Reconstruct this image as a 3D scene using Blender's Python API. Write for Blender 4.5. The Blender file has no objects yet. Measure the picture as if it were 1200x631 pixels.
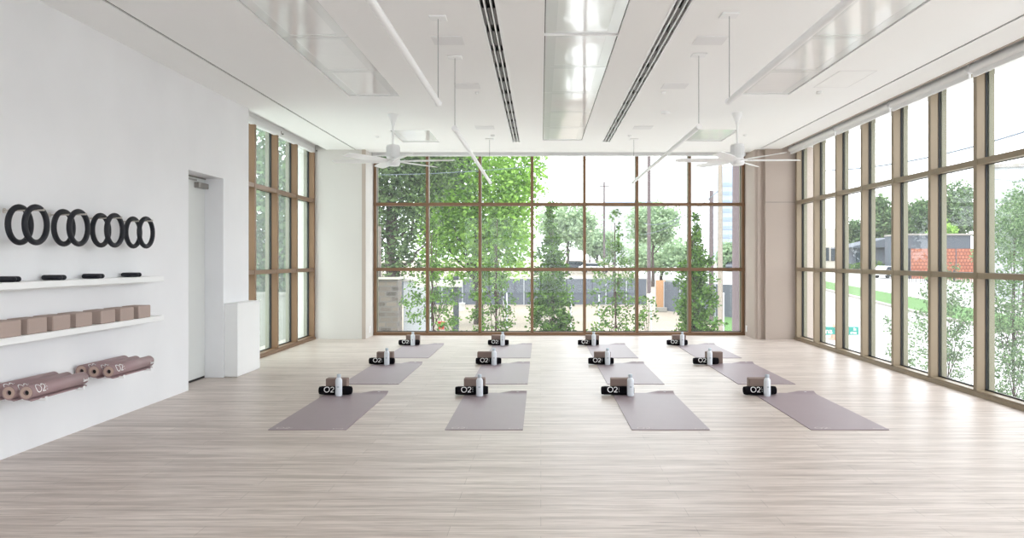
import bpy, math, random
from mathutils import Vector, Matrix
PI = math.pi
col = bpy.context.scene.collection
rnd = random.Random(7)

# ------------------------------------------------------------------ helpers
class MB:
    """collects geometry and links it as one mesh object"""
    def __init__(s): s.v=[]; s.f=[]; s.sm=[]
    def add(s, vs, fs, smooth=False):
        o=len(s.v); s.v+= [tuple(v) for v in vs]
        for f in fs: s.f.append(tuple(i+o for i in f)); s.sm.append(smooth)
        return s
    def box(s,x0,x1,y0,y1,z0,z1):
        x0,x1=sorted((x0,x1)); y0,y1=sorted((y0,y1)); z0,z1=sorted((z0,z1))
        vs=[(x,y,z) for z in (z0,z1) for y in (y0,y1) for x in (x0,x1)]
        return s.add(vs,[(0,2,3,1),(4,5,7,6),(0,1,5,4),(1,3,7,5),(3,2,6,7),(2,0,4,6)])
    def rbox(s,x0,x1,y0,y1,z0,z1,b):
        """box with chamfered edges"""
        import itertools
        c=((x0+x1)/2,(y0+y1)/2,(z0+z1)/2); h=(abs(x1-x0)/2,abs(y1-y0)/2,abs(z1-z0)/2)
        vid={}; vs=[]
        for sg in itertools.product((-1,1),repeat=3):
            for ax in range(3):
                p=[c[i]+sg[i]*(h[i]-(0 if i==ax else b)) for i in range(3)]
                vid[(sg,ax)]=len(vs); vs.append(p)
        fs=[]
        for ax in range(3):
            a,b2=[i for i in range(3) if i!=ax]
            for sd in (-1,1):
                q=[]
                for (u,w) in ((-1,-1),(1,-1),(1,1),(-1,1)):
                    sg=[0,0,0]; sg[ax]=sd; sg[a]=u; sg[b2]=w; q.append(vid[(tuple(sg),ax)])
                fs.append(q)
        for ax in range(3):
            a,b2=[i for i in range(3) if i!=ax]
            for u in (-1,1):
                for w in (-1,1):
                    q=[]
                    for e,which in ((-1,a),(-1,b2),(1,b2),(1,a)):
                        sg=[0,0,0]; sg[ax]=e; sg[a]=u; sg[b2]=w; q.append(vid[(tuple(sg),which)])
                    fs.append(q)
        for sg in itertools.product((-1,1),repeat=3): fs.append([vid[(sg,i)] for i in range(3)])
        return s.add(vs,fs)
    def tube(s,pts,r,n=12,cap=True,smooth=True):
        pts=[Vector(p) for p in pts]; rs=r if isinstance(r,(list,tuple)) else [r]*len(pts)
        vs=[]; fs=[]
        for i,p in enumerate(pts):
            t=(pts[min(i+1,len(pts)-1)]-pts[max(i-1,0)]).normalized()
            up=Vector((0,0,1)) if abs(t.z)<.95 else Vector((0,1,0))
            a=t.cross(up).normalized(); b=t.cross(a).normalized()
            for k in range(n):
                w=2*PI*k/n; vs.append(p+(a*math.cos(w)+b*math.sin(w))*rs[i])
        for i in range(len(pts)-1):
            for k in range(n):
                fs.append((i*n+k,i*n+(k+1)%n,(i+1)*n+(k+1)%n,(i+1)*n+k))
        s.add(vs,fs,smooth)
        if cap:
            m=(len(pts)-1)*n
            s.add(vs[:n],[tuple(range(n))]); s.add(vs[m:],[tuple(reversed(range(n)))])
        return s
    def lathe(s,prof,n=24,cen=(0,0,0),smooth=True):
        vs=[];fs=[]
        for (r,z) in prof:
            for k in range(n):
                w=2*PI*k/n; vs.append((cen[0]+r*math.cos(w),cen[1]+r*math.sin(w),cen[2]+z))
        m=len(prof)
        for i in range(m-1):
            for k in range(n): fs.append((i*n+k,i*n+(k+1)%n,(i+1)*n+(k+1)%n,(i+1)*n+k))
        s.add(vs,fs,smooth)
        s.add(vs[:n],[tuple(reversed(range(n)))]); s.add(vs[(m-1)*n:],[tuple(range(n))])
        return s
    def torus(s,R,r,axis='X',n=56,m=14):
        vs=[];fs=[]
        for i in range(n):
            a=2*PI*i/n
            for k in range(m):
                b=2*PI*k/m; q=R+r*math.cos(b)
                p=(r*math.sin(b),q*math.cos(a),q*math.sin(a))
                vs.append(p)
        for i in range(n):
            for k in range(m): fs.append((i*m+k,((i+1)%n)*m+k,((i+1)%n)*m+(k+1)%m,i*m+(k+1)%m))
        return s.add(vs,fs,True)
    def prism(s,poly,axis,a,b):
        """poly of 2D points extruded along an axis"""
        def P(p,w):
            return {'X':(w,p[0],p[1]),'Y':(p[0],w,p[1]),'Z':(p[0],p[1],w)}[axis]
        n=len(poly); vs=[P(p,a) for p in poly]+[P(p,b) for p in poly]
        fs=[tuple(range(n)),tuple(reversed(range(n,2*n)))]+[(i,(i+1)%n,n+(i+1)%n,n+i) for i in range(n)]
        return s.add(vs,fs)
    def build(s,name,mat,parent=None,loc=None):
        me=bpy.data.meshes.new(name); me.from_pydata(s.v,[],s.f)
        me.polygons.foreach_set('use_smooth',s.sm); me.materials.append(mat)
        me.update()
        import bmesh
        if len(s.f)<6000:
            bm=bmesh.new(); bm.from_mesh(me); bmesh.ops.recalc_face_normals(bm,faces=bm.faces); bm.to_mesh(me); bm.free()
        o=bpy.data.objects.new(name,me); col.objects.link(o)
        if parent: o.parent=parent
        if loc: o.location=loc
        return o

def tag(o,label,cat,group=None,kind=None):
    if label: o['label']=label
    if cat: o['category']=cat
    if group: o['group']=group
    if kind: o['kind']=kind
    return o
def empty(name,loc=(0,0,0),rz=0):
    o=bpy.data.objects.new(name,None); o.empty_display_size=.1; col.objects.link(o); o.location=loc; o.rotation_euler=(0,0,rz); return o
def thing(name,label,cat,loc=(0,0,0),rz=0,group=None): return tag(empty(name,loc,rz),label,cat,group)
def struct(o,label=None,cat=None):
    o['kind']='structure'
    if label: o['label']=label
    if cat: o['category']=cat
    return o
def copy_tree(o,parent=None):
    c=o.copy(); col.objects.link(c)
    if parent: c.parent=parent
    for ch in list(o.children): copy_tree(ch,c)
    return c
def use(proto,state={}):
    """first use returns the prototype itself, later uses return a copy"""
    if proto.name in state: return copy_tree(proto)
    state[proto.name]=1; return proto

# ------------------------------------------------------------------ materials
def S(r,g,b):
    f=lambda c:(c/255/12.92 if c/255<=.04045 else ((c/255+.055)/1.055)**2.4)
    return (f(r),f(g),f(b),1)
def mat(name,c,rough=.6,metal=0,spec=.5,bump=0,bscale=30,var=0,vscale=3,stretch=(1,1,1),trans=0,coat=0):
    m=bpy.data.materials.new(name); m.use_nodes=True; nt=m.node_tree; N=nt.nodes; L=nt.links
    b=N['Principled BSDF']; b.inputs['Base Color'].default_value=c; b.inputs['Roughness'].default_value=rough
    b.inputs['Metallic'].default_value=metal; b.inputs['Specular IOR Level'].default_value=spec
    b.inputs['Coat Weight'].default_value=coat
    tc=N.new('ShaderNodeTexCoord'); mp=N.new('ShaderNodeMapping'); mp.inputs['Scale'].default_value=stretch
    L.new(tc.outputs['Object'],mp.inputs['Vector'])
    if var:
        n=N.new('ShaderNodeTexNoise'); n.inputs['Scale'].default_value=vscale; n.inputs['Detail'].default_value=5
        L.new(mp.outputs[0],n.inputs['Vector'])
        mx=N.new('ShaderNodeMix'); mx.data_type='RGBA'
        mx.inputs[6].default_value=tuple(x*(1-var) for x in c[:3])+(1,); mx.inputs[7].default_value=tuple(min(1,x*(1+var)) for x in c[:3])+(1,)
        L.new(n.outputs['Fac'],mx.inputs[0]); L.new(mx.outputs[2],b.inputs['Base Color'])
    if bump:
        n2=N.new('ShaderNodeTexNoise'); n2.inputs['Scale'].default_value=bscale; n2.inputs['Detail'].default_value=4
        L.new(mp.outputs[0],n2.inputs['Vector'])
        bp=N.new('ShaderNodeBump'); bp.inputs['Strength'].default_value=bump; bp.inputs['Distance'].default_value=.01
        L.new(n2.outputs['Fac'],bp.inputs['Height']); L.new(bp.outputs[0],b.inputs['Normal'])
    return m
def leafmat(name,c1,c2,tr=.35):
    m=bpy.data.materials.new(name); m.use_nodes=True; nt=m.node_tree; N=nt.nodes; L=nt.links
    b=N['Principled BSDF']; out=N['Material Output']
    g=N.new('ShaderNodeNewGeometry'); r=N.new('ShaderNodeValToRGB')
    r.color_ramp.elements[0].color=c1; r.color_ramp.elements[1].color=c2
    L.new(g.outputs['Random Per Island'],r.inputs[0]); L.new(r.outputs[0],b.inputs['Base Color'])
    b.inputs['Roughness'].default_value=.55; b.inputs['Specular IOR Level'].default_value=.25
    t=N.new('ShaderNodeBsdfTranslucent'); L.new(r.outputs[0],t.inputs['Color'])
    x=N.new('ShaderNodeMixShader'); x.inputs[0].default_value=tr
    L.new(b.outputs[0],x.inputs[1]); L.new(t.outputs[0],x.inputs[2]); L.new(x.outputs[0],out.inputs['Surface'])
    return m
def glassmat(name,tint,veil):
    m=bpy.data.materials.new(name); m.use_nodes=True; nt=m.node_tree; N=nt.nodes; L=nt.links
    N.remove(N['Principled BSDF']); out=N['Material Output']
    t=N.new('ShaderNodeBsdfTransparent'); t.inputs['Color'].default_value=tint
    g=N.new('ShaderNodeBsdfGlossy'); g.inputs['Roughness'].default_value=.0
    lw=N.new('ShaderNodeLayerWeight'); lw.inputs['Blend'].default_value=.5
    pw=N.new('ShaderNodeMath'); pw.operation='POWER'; pw.inputs[1].default_value=5; L.new(lw.outputs['Facing'],pw.inputs[0])
    fr=N.new('ShaderNodeMath'); fr.operation='MULTIPLY_ADD'; fr.inputs[1].default_value=.35; fr.inputs[2].default_value=.015; L.new(pw.outputs[0],fr.inputs[0])
    x=N.new('ShaderNodeMixShader'); L.new(fr.outputs[0],x.inputs[0]); L.new(t.outputs[0],x.inputs[1]); L.new(g.outputs[0],x.inputs[2])
    d=N.new('ShaderNodeBsdfTranslucent'); d.inputs['Color'].default_value=(.9,.95,.95,1)
    y=N.new('ShaderNodeMixShader'); y.inputs[0].default_value=veil  # veil mixes the pale outdoor haze into the glass itself
    L.new(x.outputs[0],y.inputs[1]); L.new(d.outputs[0],y.inputs[2]); L.new(y.outputs[0],out.inputs['Surface'])
    return m
def emit(name,c,s):
    m=bpy.data.materials.new(name); m.use_nodes=True; b=m.node_tree.nodes['Principled BSDF']
    b.inputs['Base Color'].default_value=c; b.inputs['Emission Color'].default_value=c; b.inputs['Emission Strength'].default_value=s
    b.inputs['Roughness'].default_value=.4
    return m

def floor_material():
    m=bpy.data.materials.new('pale plank floor'); m.use_nodes=True; nt=m.node_tree; N=nt.nodes; L=nt.links
    b=N['Principled BSDF']; tc=N.new('ShaderNodeTexCoord')
    br=N.new('ShaderNodeTexBrick'); br.inputs['Scale'].default_value=1; br.inputs['Brick Width'].default_value=1.22; br.inputs['Row Height'].default_value=.15
    br.inputs['Mortar Size'].default_value=.0012; br.inputs['Mortar Smooth'].default_value=.3; br.offset=.37; br.offset_frequency=2
    br.inputs['Color1'].default_value=S(226,214,206); br.inputs['Color2'].default_value=S(216,203,195); br.inputs['Mortar'].default_value=S(165,153,145)
    L.new(tc.outputs['Object'],br.inputs['Vector'])
    def streak(sx,sy,det,lo,hi,c0,c1):
        mp=N.new('ShaderNodeMapping'); mp.inputs['Scale'].default_value=(sx,sy,1); L.new(tc.outputs['Object'],mp.inputs[0])
        n=N.new('ShaderNodeTexNoise'); n.inputs['Scale'].default_value=1; n.inputs['Detail'].default_value=det; n.inputs['Roughness'].default_value=.6
        n.inputs['Distortion'].default_value=.4
        L.new(mp.outputs[0],n.inputs['Vector'])
        r=N.new('ShaderNodeValToRGB'); r.color_ramp.elements[0].position=lo; r.color_ramp.elements[1].position=hi
        r.color_ramp.elements[0].color=c0; r.color_ramp.elements[1].color=c1; L.new(n.outputs['Fac'],r.inputs[0]); return r
    a=streak(.8,15,7,.38,.6,(.66,.63,.61,1),(1,1,1,1))
    c=streak(3.2,75,6,.34,.56,(.66,.62,.59,1),(1,1,1,1))
    d=streak(2.2,45,8,.30,.40,(.46,.41,.38,1),(1,1,1,1))
    prev=br.outputs['Color']
    for k in (a,c,d):
        mx=N.new('ShaderNodeMix'); mx.data_type='RGBA'; mx.blend_type='MULTIPLY'; mx.inputs[0].default_value=.85
        L.new(prev,mx.inputs[6]); L.new(k.outputs[0],mx.inputs[7]); prev=mx.outputs[2]
    L.new(prev,b.inputs['Base Color'])
    b.inputs['Roughness'].default_value=.38; b.inputs['Specular IOR Level'].default_value=.5
    bp=N.new('ShaderNodeBump'); bp.inputs['Strength'].default_value=.12; bp.inputs['Distance'].default_value=.003
    L.new(a.outputs[0],bp.inputs['Height']); L.new(bp.outputs[0],b.inputs['Normal'])
    return m

M={}
M['floor']=floor_material()
M['plaster']=mat('mottled white plaster',S(234,234,236),.75,var=.07,vscale=1.3,bump=.15,bscale=6)
M['paint']=mat('white wall paint',S(236,235,233),.6)
M['pier']=mat('off white pier paint',S(212,208,204),.7)
M['ceil']=mat('white ceiling paint',S(250,250,249),.85)
M['dark']=mat('dark shadow gap',S(28,26,26),.8)  # near black stands in for shade in gaps and hollows
M['white']=mat('white satin finish',S(240,240,240),.35)
M['whitebox']=mat('white painted panel',S(240,240,240),.45)
M['concrete']=mat('taupe plaster',S(184,170,160),.7,var=.05,vscale=2,bump=.1,bscale=8)
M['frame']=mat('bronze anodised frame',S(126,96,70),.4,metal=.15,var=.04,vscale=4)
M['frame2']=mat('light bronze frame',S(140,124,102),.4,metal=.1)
M['gasket']=mat('black rubber gasket',S(18,20,20),.6)
M['outer']=mat('olive outer cap',S(124,120,96),.5)  # tint from looking through the glass is put into the cap colour
M['glass']=glassmat('window glass',(.95,.965,.96,1),.012)
M['glassl']=glassmat('green tinted window glass',(.74,.785,.76,1),.05)
M['glassr']=glassmat('clear window glass',(.97,.975,.975,1),.02)
M['panel']=mat('glossy translucent panel',S(238,240,241),.12,bump=.22,bscale=1.6,spec=.45)
M['panelin']=mat('glossy inner panel',S(250,251,252),.07,bump=.3,bscale=2.2,spec=.5)
M['lamp']=emit('opal tube',S(228,228,228),.06)
M['wire']=mat('grey wire',S(140,140,140),.5,metal=.3)
M['mauve']=mat('mauve rubber mat',S(150,134,140),.42,var=.05,vscale=5,bump=.06,bscale=60,spec=.5)
M['mauveroll']=mat('mauve rolled rubber',S(158,132,134),.55,bump=.1,bscale=60)
M['rollcore']=mat('pale taupe rubber',S(186,160,148),.65)
M['block']=mat('taupe foam block',S(132,112,104),.75,bump=.12,bscale=120)
M['blocks']=mat('warm taupe foam',S(172,153,144),.75,bump=.12,bscale=120)
M['towel']=mat('black terry cloth',S(22,19,24),.95,bump=.9,bscale=260,spec=.1)
M['ink']=mat('white print',S(235,235,235),.6)
M['inkdim']=mat('faded pale print',S(205,196,196),.6)
M['bottle']=mat('white powder coated steel',S(216,220,226),.3)
M['cap']=mat('grey bottle cap',S(176,184,192),.35,metal=.3)
M['ring']=mat('black foam ring',S(24,25,34),.55,spec=.4)
M['peg']=mat('pale steel peg',S(205,198,192),.35,metal=.4)
M['steel']=mat('brushed steel',S(150,145,140),.35,metal=.8)
M['door']=mat('pale door paint',S(214,216,214),.45)
M['grille']=mat('grey grille',S(236,236,236),.7)
M['slatdark']=mat('black slot',S(20,20,20),.7)
M['slatgrey']=mat('grey slot vane',S(112,110,110),.6)
M['plate']=mat('switch plate',S(240,240,240),.4)
# outdoors
M['leaf_dark']=leafmat('dark glossy leaves',S(30,58,18),S(98,132,56))
M['leaf_sparse']=leafmat('mid green leaves',S(38,66,24),S(100,134,54))
M['leaf_bright']=leafmat('light green leaves',S(96,138,58),S(168,206,100),.5)  # sunlight on the large tree is put into this lighter green
M['leaf_mid']=leafmat('soft green leaves',S(62,88,56),S(118,144,96))
M['leaf_shade']=leafmat('shaded green leaves',S(34,54,32),S(108,130,84))  # shade on the left large tree is put into this darker green
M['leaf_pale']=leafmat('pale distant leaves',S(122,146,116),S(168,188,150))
M['bark']=mat('grey brown bark',S(66,56,52),.9,bump=.6,bscale=12)
M['bark2']=mat('reddish stem',S(62,42,36),.9)
M['apron']=mat('pale reflector apron',S(240,239,237),.9,var=.03)  # bright colour for the added light-bouncing slab
M['sand']=mat('pale sandy ground',S(138,127,114),.95,var=.25,vscale=.4)
M['road']=mat('pale concrete road',S(158,157,156),.9,var=.05,vscale=.3)
M['grass']=mat('mown grass',S(66,104,42),.95,var=.15,vscale=1.5)
M['kerb']=mat('kerb concrete',S(138,134,128),.9)
M['fence']=mat('blue grey mesh screen',S(80,84,94),.8,var=.08,vscale=1)
M['galv']=mat('galvanised post',S(170,172,176),.5,metal=.5)
M['pole']=mat('weathered pole wood',S(92,80,82),.9,var=.15,vscale=2,stretch=(6,6,.5))
M['pole2']=mat('pale pole wood',S(128,118,108),.9,var=.1,vscale=2,stretch=(6,6,.5))
M['cable']=mat('overhead cable',S(96,104,116),.8)
M['orange']=mat('orange gate panel',S(168,126,90),.8)
M['green']=mat('green sign',S(0,124,112),.5)
M['carw']=mat('white car paint',S(225,228,232),.3)
M['card']=mat('dark car paint',S(60,64,74),.3)
M['carglass']=mat('dark car window',S(50,58,66),.15)
M['tyre']=mat('tyre rubber',S(30,30,32),.8)
M['tower']=mat('blue grey tower cladding',S(146,158,176),.5)
M['towerband']=mat('tower window band',S(124,138,160),.3)
M['cream']=mat('cream render',S(176,172,160),.8)
M['slate']=mat('slate grey cladding',S(68,74,84),.7)
M['bigwhite']=mat('pale grey building',S(158,160,162),.8)
M['cone']=mat('faded orange plastic',S(235,130,110),.6)
M['iron']=mat('black iron',S(42,44,50),.6)
M['red']=mat('red plastic',S(200,60,60),.5)
def brickmat(name,c1,c2,mo,w,h,ms):
    m=bpy.data.materials.new(name); m.use_nodes=True; nt=m.node_tree; N=nt.nodes; L=nt.links; b=N['Principled BSDF']
    tc=N.new('ShaderNodeTexCoord'); sp=N.new('ShaderNodeSeparateXYZ'); cb=N.new('ShaderNodeCombineXYZ')
    L.new(tc.outputs['Object'],sp.inputs[0]); ad=N.new('ShaderNodeMath'); L.new(sp.outputs[0],ad.inputs[0]); L.new(sp.outputs[1],ad.inputs[1])
    L.new(ad.outputs[0],cb.inputs[0]); L.new(sp.outputs[2],cb.inputs[1])
    br=N.new('ShaderNodeTexBrick'); br.inputs['Scale'].default_value=1; br.inputs['Brick Width'].default_value=w; br.inputs['Row Height'].default_value=h
    br.inputs['Mortar Size'].default_value=ms; br.inputs['Color1'].default_value=c1; br.inputs['Color2'].default_value=c2; br.inputs['Mortar'].default_value=mo
    L.new(cb.outputs[0],br.inputs['Vector']); L.new(br.outputs[0],b.inputs['Base Color']); b.inputs['Roughness'].default_value=.9
    return m
M['stone']=brickmat('rough stone blocks',S(112,100,90),S(66,60,56),S(98,92,88),.42,.19,.03)
M['terra']=brickmat('terracotta block screen',S(160,98,74),S(148,88,66),S(112,64,50),.4,.4,.05)

# ------------------------------------------------------------------ room dimensions (metres, eye at 1.33)
HC=3.19; XL=-3.59; XLW=-3.80; XR=4.25; YB=14.30; Y0=-2.4; YP=13.65
struct(MB().box(-4.3,4.6,Y0-.2,14.62,-.25,0).build('floor',M['floor']),'pale washed wood plank floor with dark grain streaks','floor')

# ceiling with real holes for the recessed panels and slots
CX=.33
panels=[]                                            # (x0,x1,y0,y1,row)
for a,b in ((4.36,5.52),(5.52,6.70),(6.72,7.85),(7.85,9.06),(9.06,10.24),(10.24,11.46),(11.46,12.63)): panels.append((.03,.64,a,b,'mid'))
for a,b in ((4.4,5.6),(5.6,6.80),(6.80,8.02),(8.02,9.22)):
    panels.append((-2.18,-1.60,a,b,'left')); panels.append((2.20,2.79,a,b-.1 if b>9 else b,'right'))
panels.append((-2.18,-1.60,11.62,12.80,'left')); panels.append((2.25,2.83,11.56,12.70,'right'))
holes=[(x0,x1,y0,y1) for x0,x1,y0,y1,_ in panels]
slots=[(-.46,-.315,1.5,12.76),(.955,1.10,1.5,12.76)]
holes+=slots
holes+=[(-3.138,-3.110,Y0,13.87),(3.648,3.676,Y0,13.50)]
holes+=[(-3.2,3.7,13.655,13.67)]
def cut_ceiling():
    x0,x1,y0,y1=XL-.02,4.02,Y0-.2,13.97
    xs=sorted({x0,x1}|{h[0] for h in holes}|{h[1] for h in holes}); ys=sorted({y0,y1}|{max(y0,h[2]) for h in holes}|{h[3] for h in holes})
    m=MB()
    for j in range(len(ys)-1):
        run=None
        for i in range(len(xs)-1):
            cx=(xs[i]+xs[i+1])/2; cy=(ys[j]+ys[j+1])/2
            solid=not any(h[0]<cx<h[1] and h[2]<cy<h[3] for h in holes)
            if solid: run=[xs[i],xs[i+1]] if run is None else [run[0],xs[i+1]]
            if (not solid or i==len(xs)-2) and run is not None:
                m.box(run[0],run[1],ys[j],ys[j+1],HC,HC+.05); run=None
    return m
struct(cut_ceiling().build('ceiling',M['ceil']),'flat white ceiling with recessed panels and slots','ceiling')
struct(MB().box(-4.3,4.62,Y0-.2,14.7,HC+.20,HC+.35).build('ceiling_slab',M['paint']))
# dark boxes painting in the shade inside the two long reveals
for n,(a,b,yy) in enumerate(((-3.137,-3.111,13.865),(3.649,3.675,13.495))):
    struct(MB().box(a,b,Y0,yy,HC+.012,HC+.05).build('trim_%d'%(n+1),M['dark']))

# walls
WT=.25
w=MB()
w.box(XL-WT,XL,Y0,8.26,0,HC+.2); w.box(XL-WT,XL,8.26,9.165,2.25,HC+.2); w.box(XL-WT,XL,9.165,9.96,0,HC+.2)
struct(w.build('wall_left',M['plaster']),'long white plaster wall with shelves and a recessed door','wall')
w=MB(); w.box(-4.1,-3.0,Y0-.2,Y0,0,HC+.2); w.box(3.7,4.6,Y0-.2,Y0,0,HC+.2); w.box(-3.0,3.7,Y0-.2,Y0,3.0,HC+.2)
struct(w.build('wall_rear',M['plaster']))
# left pier beside the back window
struct(MB().box(-4.15,-2.957,YP,14.6,0,HC+.2).build('wall_back_left',M['pier']),'plain white pier left of the back window','wall')
struct(MB().rbox(-3.012,-2.950,YP-.012,YP+.01,0,HC,.002).build('trim_3',M['concrete']))
# right pier
w=MB(); w.box(3.60,3.76,YP+.0,14.6,0,HC+.2); w.box(3.76,4.56,13.57,14.6,0,HC+.2)
w.box(3.64,3.70,13.63,13.66,0,HC)
struct(w.build('wall_back_right',M['concrete']),'taupe plaster pier right of the back window','wall')
struct(MB().box(3.758,4.26,13.566,13.572,2.296,2.304).build('trim_4',M['kerb']))
# shell above the windows and outer soffits
struct(MB().box(4.02,4.045,Y0,13.56,HC-.006,HC+.03).build('trim_5',M['concrete']))
struct(MB().box(-2.957,3.60,14.3,14.6,3.215,HC+.2).build('wall_back',M['white']))
struct(MB().box(4.25,4.6,Y0,13.57,3.215,HC+.2).build('wall_right',M['white']))
struct(MB().box(-4.05,-3.80,9.96,13.65,3.215,HC+.2).build('wall_left_head',M['white']))

# ------------------------------------------------------------------ windows
def window(name,label,to,smin,smax,bars,tz,depthdir=1,top=3.215,glass='glass',w=.03,fm='frame',reach=None):
    """to(s,d) -> world x,y ; s runs along the wall, d runs outwards"""
    root=struct(empty(name),label,'window')
    def bx(m,s0,s1,d0,d1,z0,z1):
        a=to(s0,d0); b=to(s1,d1); m.box(a[0],b[0],a[1],b[1],z0,z1)
    for s in bars:
        m=MB(); bx(m,s-w,s+w,0,.05,.05,top-.03); bx(m,s-w*.7,s+w*.7,.05,.088,.05,top-.03)
        mu=m.build('mullion',M[fm],root)
        g=MB(); bx(g,s-w*.95,s+w*.95,.088,.104,.05,top-.03); g.build('gasket',M['gasket'],mu)
        o=MB(); bx(o,s-w,s+w,.122,.175,.03,top); o.build('outer_cap',M['outer'],mu)
    for z in tz:
        m=MB(); bx(m,smin,smax,.004,.07,z-.028,z+.028); bx(m,smin,smax,.07,.09,z-.02,z+.02)
        t=m.build('transom',M[fm],root)
        g=MB(); bx(g,smin,smax,.09,.104,z-.03,z+.03); g.build('gasket',M['gasket'],t)
        o=MB(); bx(o,smin,smax,.122,.165,z-.02,z+.02); o.build('outer_cap',M['outer'],t)
    m=MB(); bx(m,smin,smax,-.012,.09,0,.038); bx(m,smin,smax,.0,.09,.038,.058); m.build('sill',M[fm],root)
    g=MB(); bx(g,smin,smax,.088,.104,.0,.07); g.build('gasket',M['gasket'],root)
    m=MB(); bx(m,smin,smax,.0,.12,top-.035,top); m.build('head',M[fm],root)
    m=MB(); bx(m,smin,smax,.106,.118,.03,top); m.build('glass_pane',M[glass],root)
    return root
window('window_1','tall bronze framed window in three bays behind the white box on the left wall',lambda s,d:(XLW-d,s),9.965,13.648,(10.0,10.80,11.72,12.65,13.615),(1.165,2.325),fm='frame',glass='glassl')
window('window_2','wide gridded back window facing the trees and the lot',lambda s,d:(s,YB+d),-2.955,3.598,(-2.925,-2.006,-1.077,-.155,.773,1.70,2.631,3.568),(1.165,2.315),w=.024)
yb=[13.50]; 
z=[12.62,11.68,10.75,9.80,8.87,7.935,7.02,6.1,5.17,4.24,3.31,2.38,1.45,.52,-.41,-1.34,-2.27]
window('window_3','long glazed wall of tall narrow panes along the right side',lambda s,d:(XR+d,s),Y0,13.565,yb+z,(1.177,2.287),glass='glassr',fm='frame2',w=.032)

window('added_rear_window','unseen window added behind the viewpoint to brighten the room',lambda s,d:(s,Y0-d),-3.0,3.7,(-2.97,-2.0,-1.0,0,1.0,2.0,3.0,3.67),(1.165,2.2),top=3.0,w=.024)  # unseen opening added to let more light into the room

# roller blinds
def blind(x,y0,y1,z,label,along='Y'):
    r=thing('roller_blind',label,'blind',(x,0,z),0,'roller blinds at the window heads')
    L=MB()
    if along=='Y': L.tube([(0,y0,0),(0,y1,0)],.045,18)
    L.build('blind_roll',M['white'],r)
    h=MB(); h.box(-.012,.012,y0+.01,y1-.01,-.085,-.03); h.build('hem_bar',M['white'],r)
    for yy in (y0-.012,y1+.002):
        b=MB(); b.box(-.03,.03,yy,yy+.010,-.03,.22-(z-3.17)); b.build('bracket',M['white'],r)
    return r
ybr=[13.52,11.40,9.61,7.82,5.95,4.1,2.3,.4,-1.5]
nm=['farthest blind roll above the right window, next to the taupe pier','second blind roll above the right window counting from the taupe pier','third blind roll above the right window counting from the taupe pier','nearest visible blind roll above the right window, at the picture edge']
for i in range(5):
    lab=nm[i] if i<4 else 'blind roll above the right window nearest to the viewpoint, out past the picture edge'
    blind(4.16,ybr[i+1]+.03,ybr[i]-.02,3.175,'white '+lab)
for a,b,lab in ((9.98,11.84,'nearer white fabric blind fascia over the left window'),(11.88,13.63,'farther white fabric blind fascia over the left window, next to the pier')):
    r=thing('blind_cassette',lab,'blind',(0,0,0),0,'blind fascias over the left window')
    MB().rbox(-3.86,-3.795,a,b,3.135,3.215,.004).build('fascia',M['white'],r)
    MB().box(-3.79,-3.72,a+.02,b-.02,3.26,3.30).build('cover_strip',M['grille'],r)
    MB().tube([(-3.77,b-.01,3.17),(-3.77,b+.012,3.17)],.012,10).build('end_pin',M['steel'],r)
r=thing('blind_cassette','long white blind fascia over the back window','blind')
MB().rbox(-2.95,3.59,14.18,14.26,3.155,3.30,.004).build('fascia',M['white'],r)
MB().box(-2.9,3.55,14.12,14.17,3.30,3.33).build('cover_strip',M['grille'],r)

# ------------------------------------------------------------------ door and white box
d=struct(empty('door_1'),'pale flush door set deep in the left wall','door')
MB().box(-3.84,-3.795,8.268,9.157,.025,2.235).build('door_leaf',M['door'],d)
f=MB(); f.box(-3.84,-3.785,8.262,9.163,2.236,2.249); f.build('door_frame',M['steel'],d)
MB().box(-3.839,-3.80,8.264,9.16,.0,.024).build('threshold_gap',M['dark'],d)  # dark strip paints the shade under the door
c=MB(); c.rbox(-3.795,-3.735,8.87,9.12,2.125,2.185,.006); cl=c.build('door_closer',M['steel'],d)
MB().box(-3.79,-3.775,8.35,8.9,2.20,2.215).build('closer_arm',M['steel'],cl)
bx_=thing('plinth_box','freestanding white box standing against the left wall between door and window','box',(0,0,0))
MB().rbox(-3.588,-3.437,9.19,9.918,.004,.833,.003).build('body',M['whitebox'],bx_)
MB().rbox(-3.588,-3.434,9.187,9.921,.828,.838,.002).build('top_board',M['whitebox'],bx_)
for x,y,lab,nx in ((-2.957,14.0,'small white socket plate low on the left pier beside the back window',1),(3.60,14.18,'small white socket plate low on the right pier beside the back window',-1)):
    t=thing('socket_plate',lab,'socket',(x,y,.13),0,'socket plates on the piers')
    zc=.0
    MB().rbox(0,nx*.008,-.035,.035,-.057,.057,.003).build('plate',M['plate'],t)
    MB().box(nx*.006,nx*.0095,-.014,.014,-.03,.03).build('socket_face',M['grille'],t)

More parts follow.
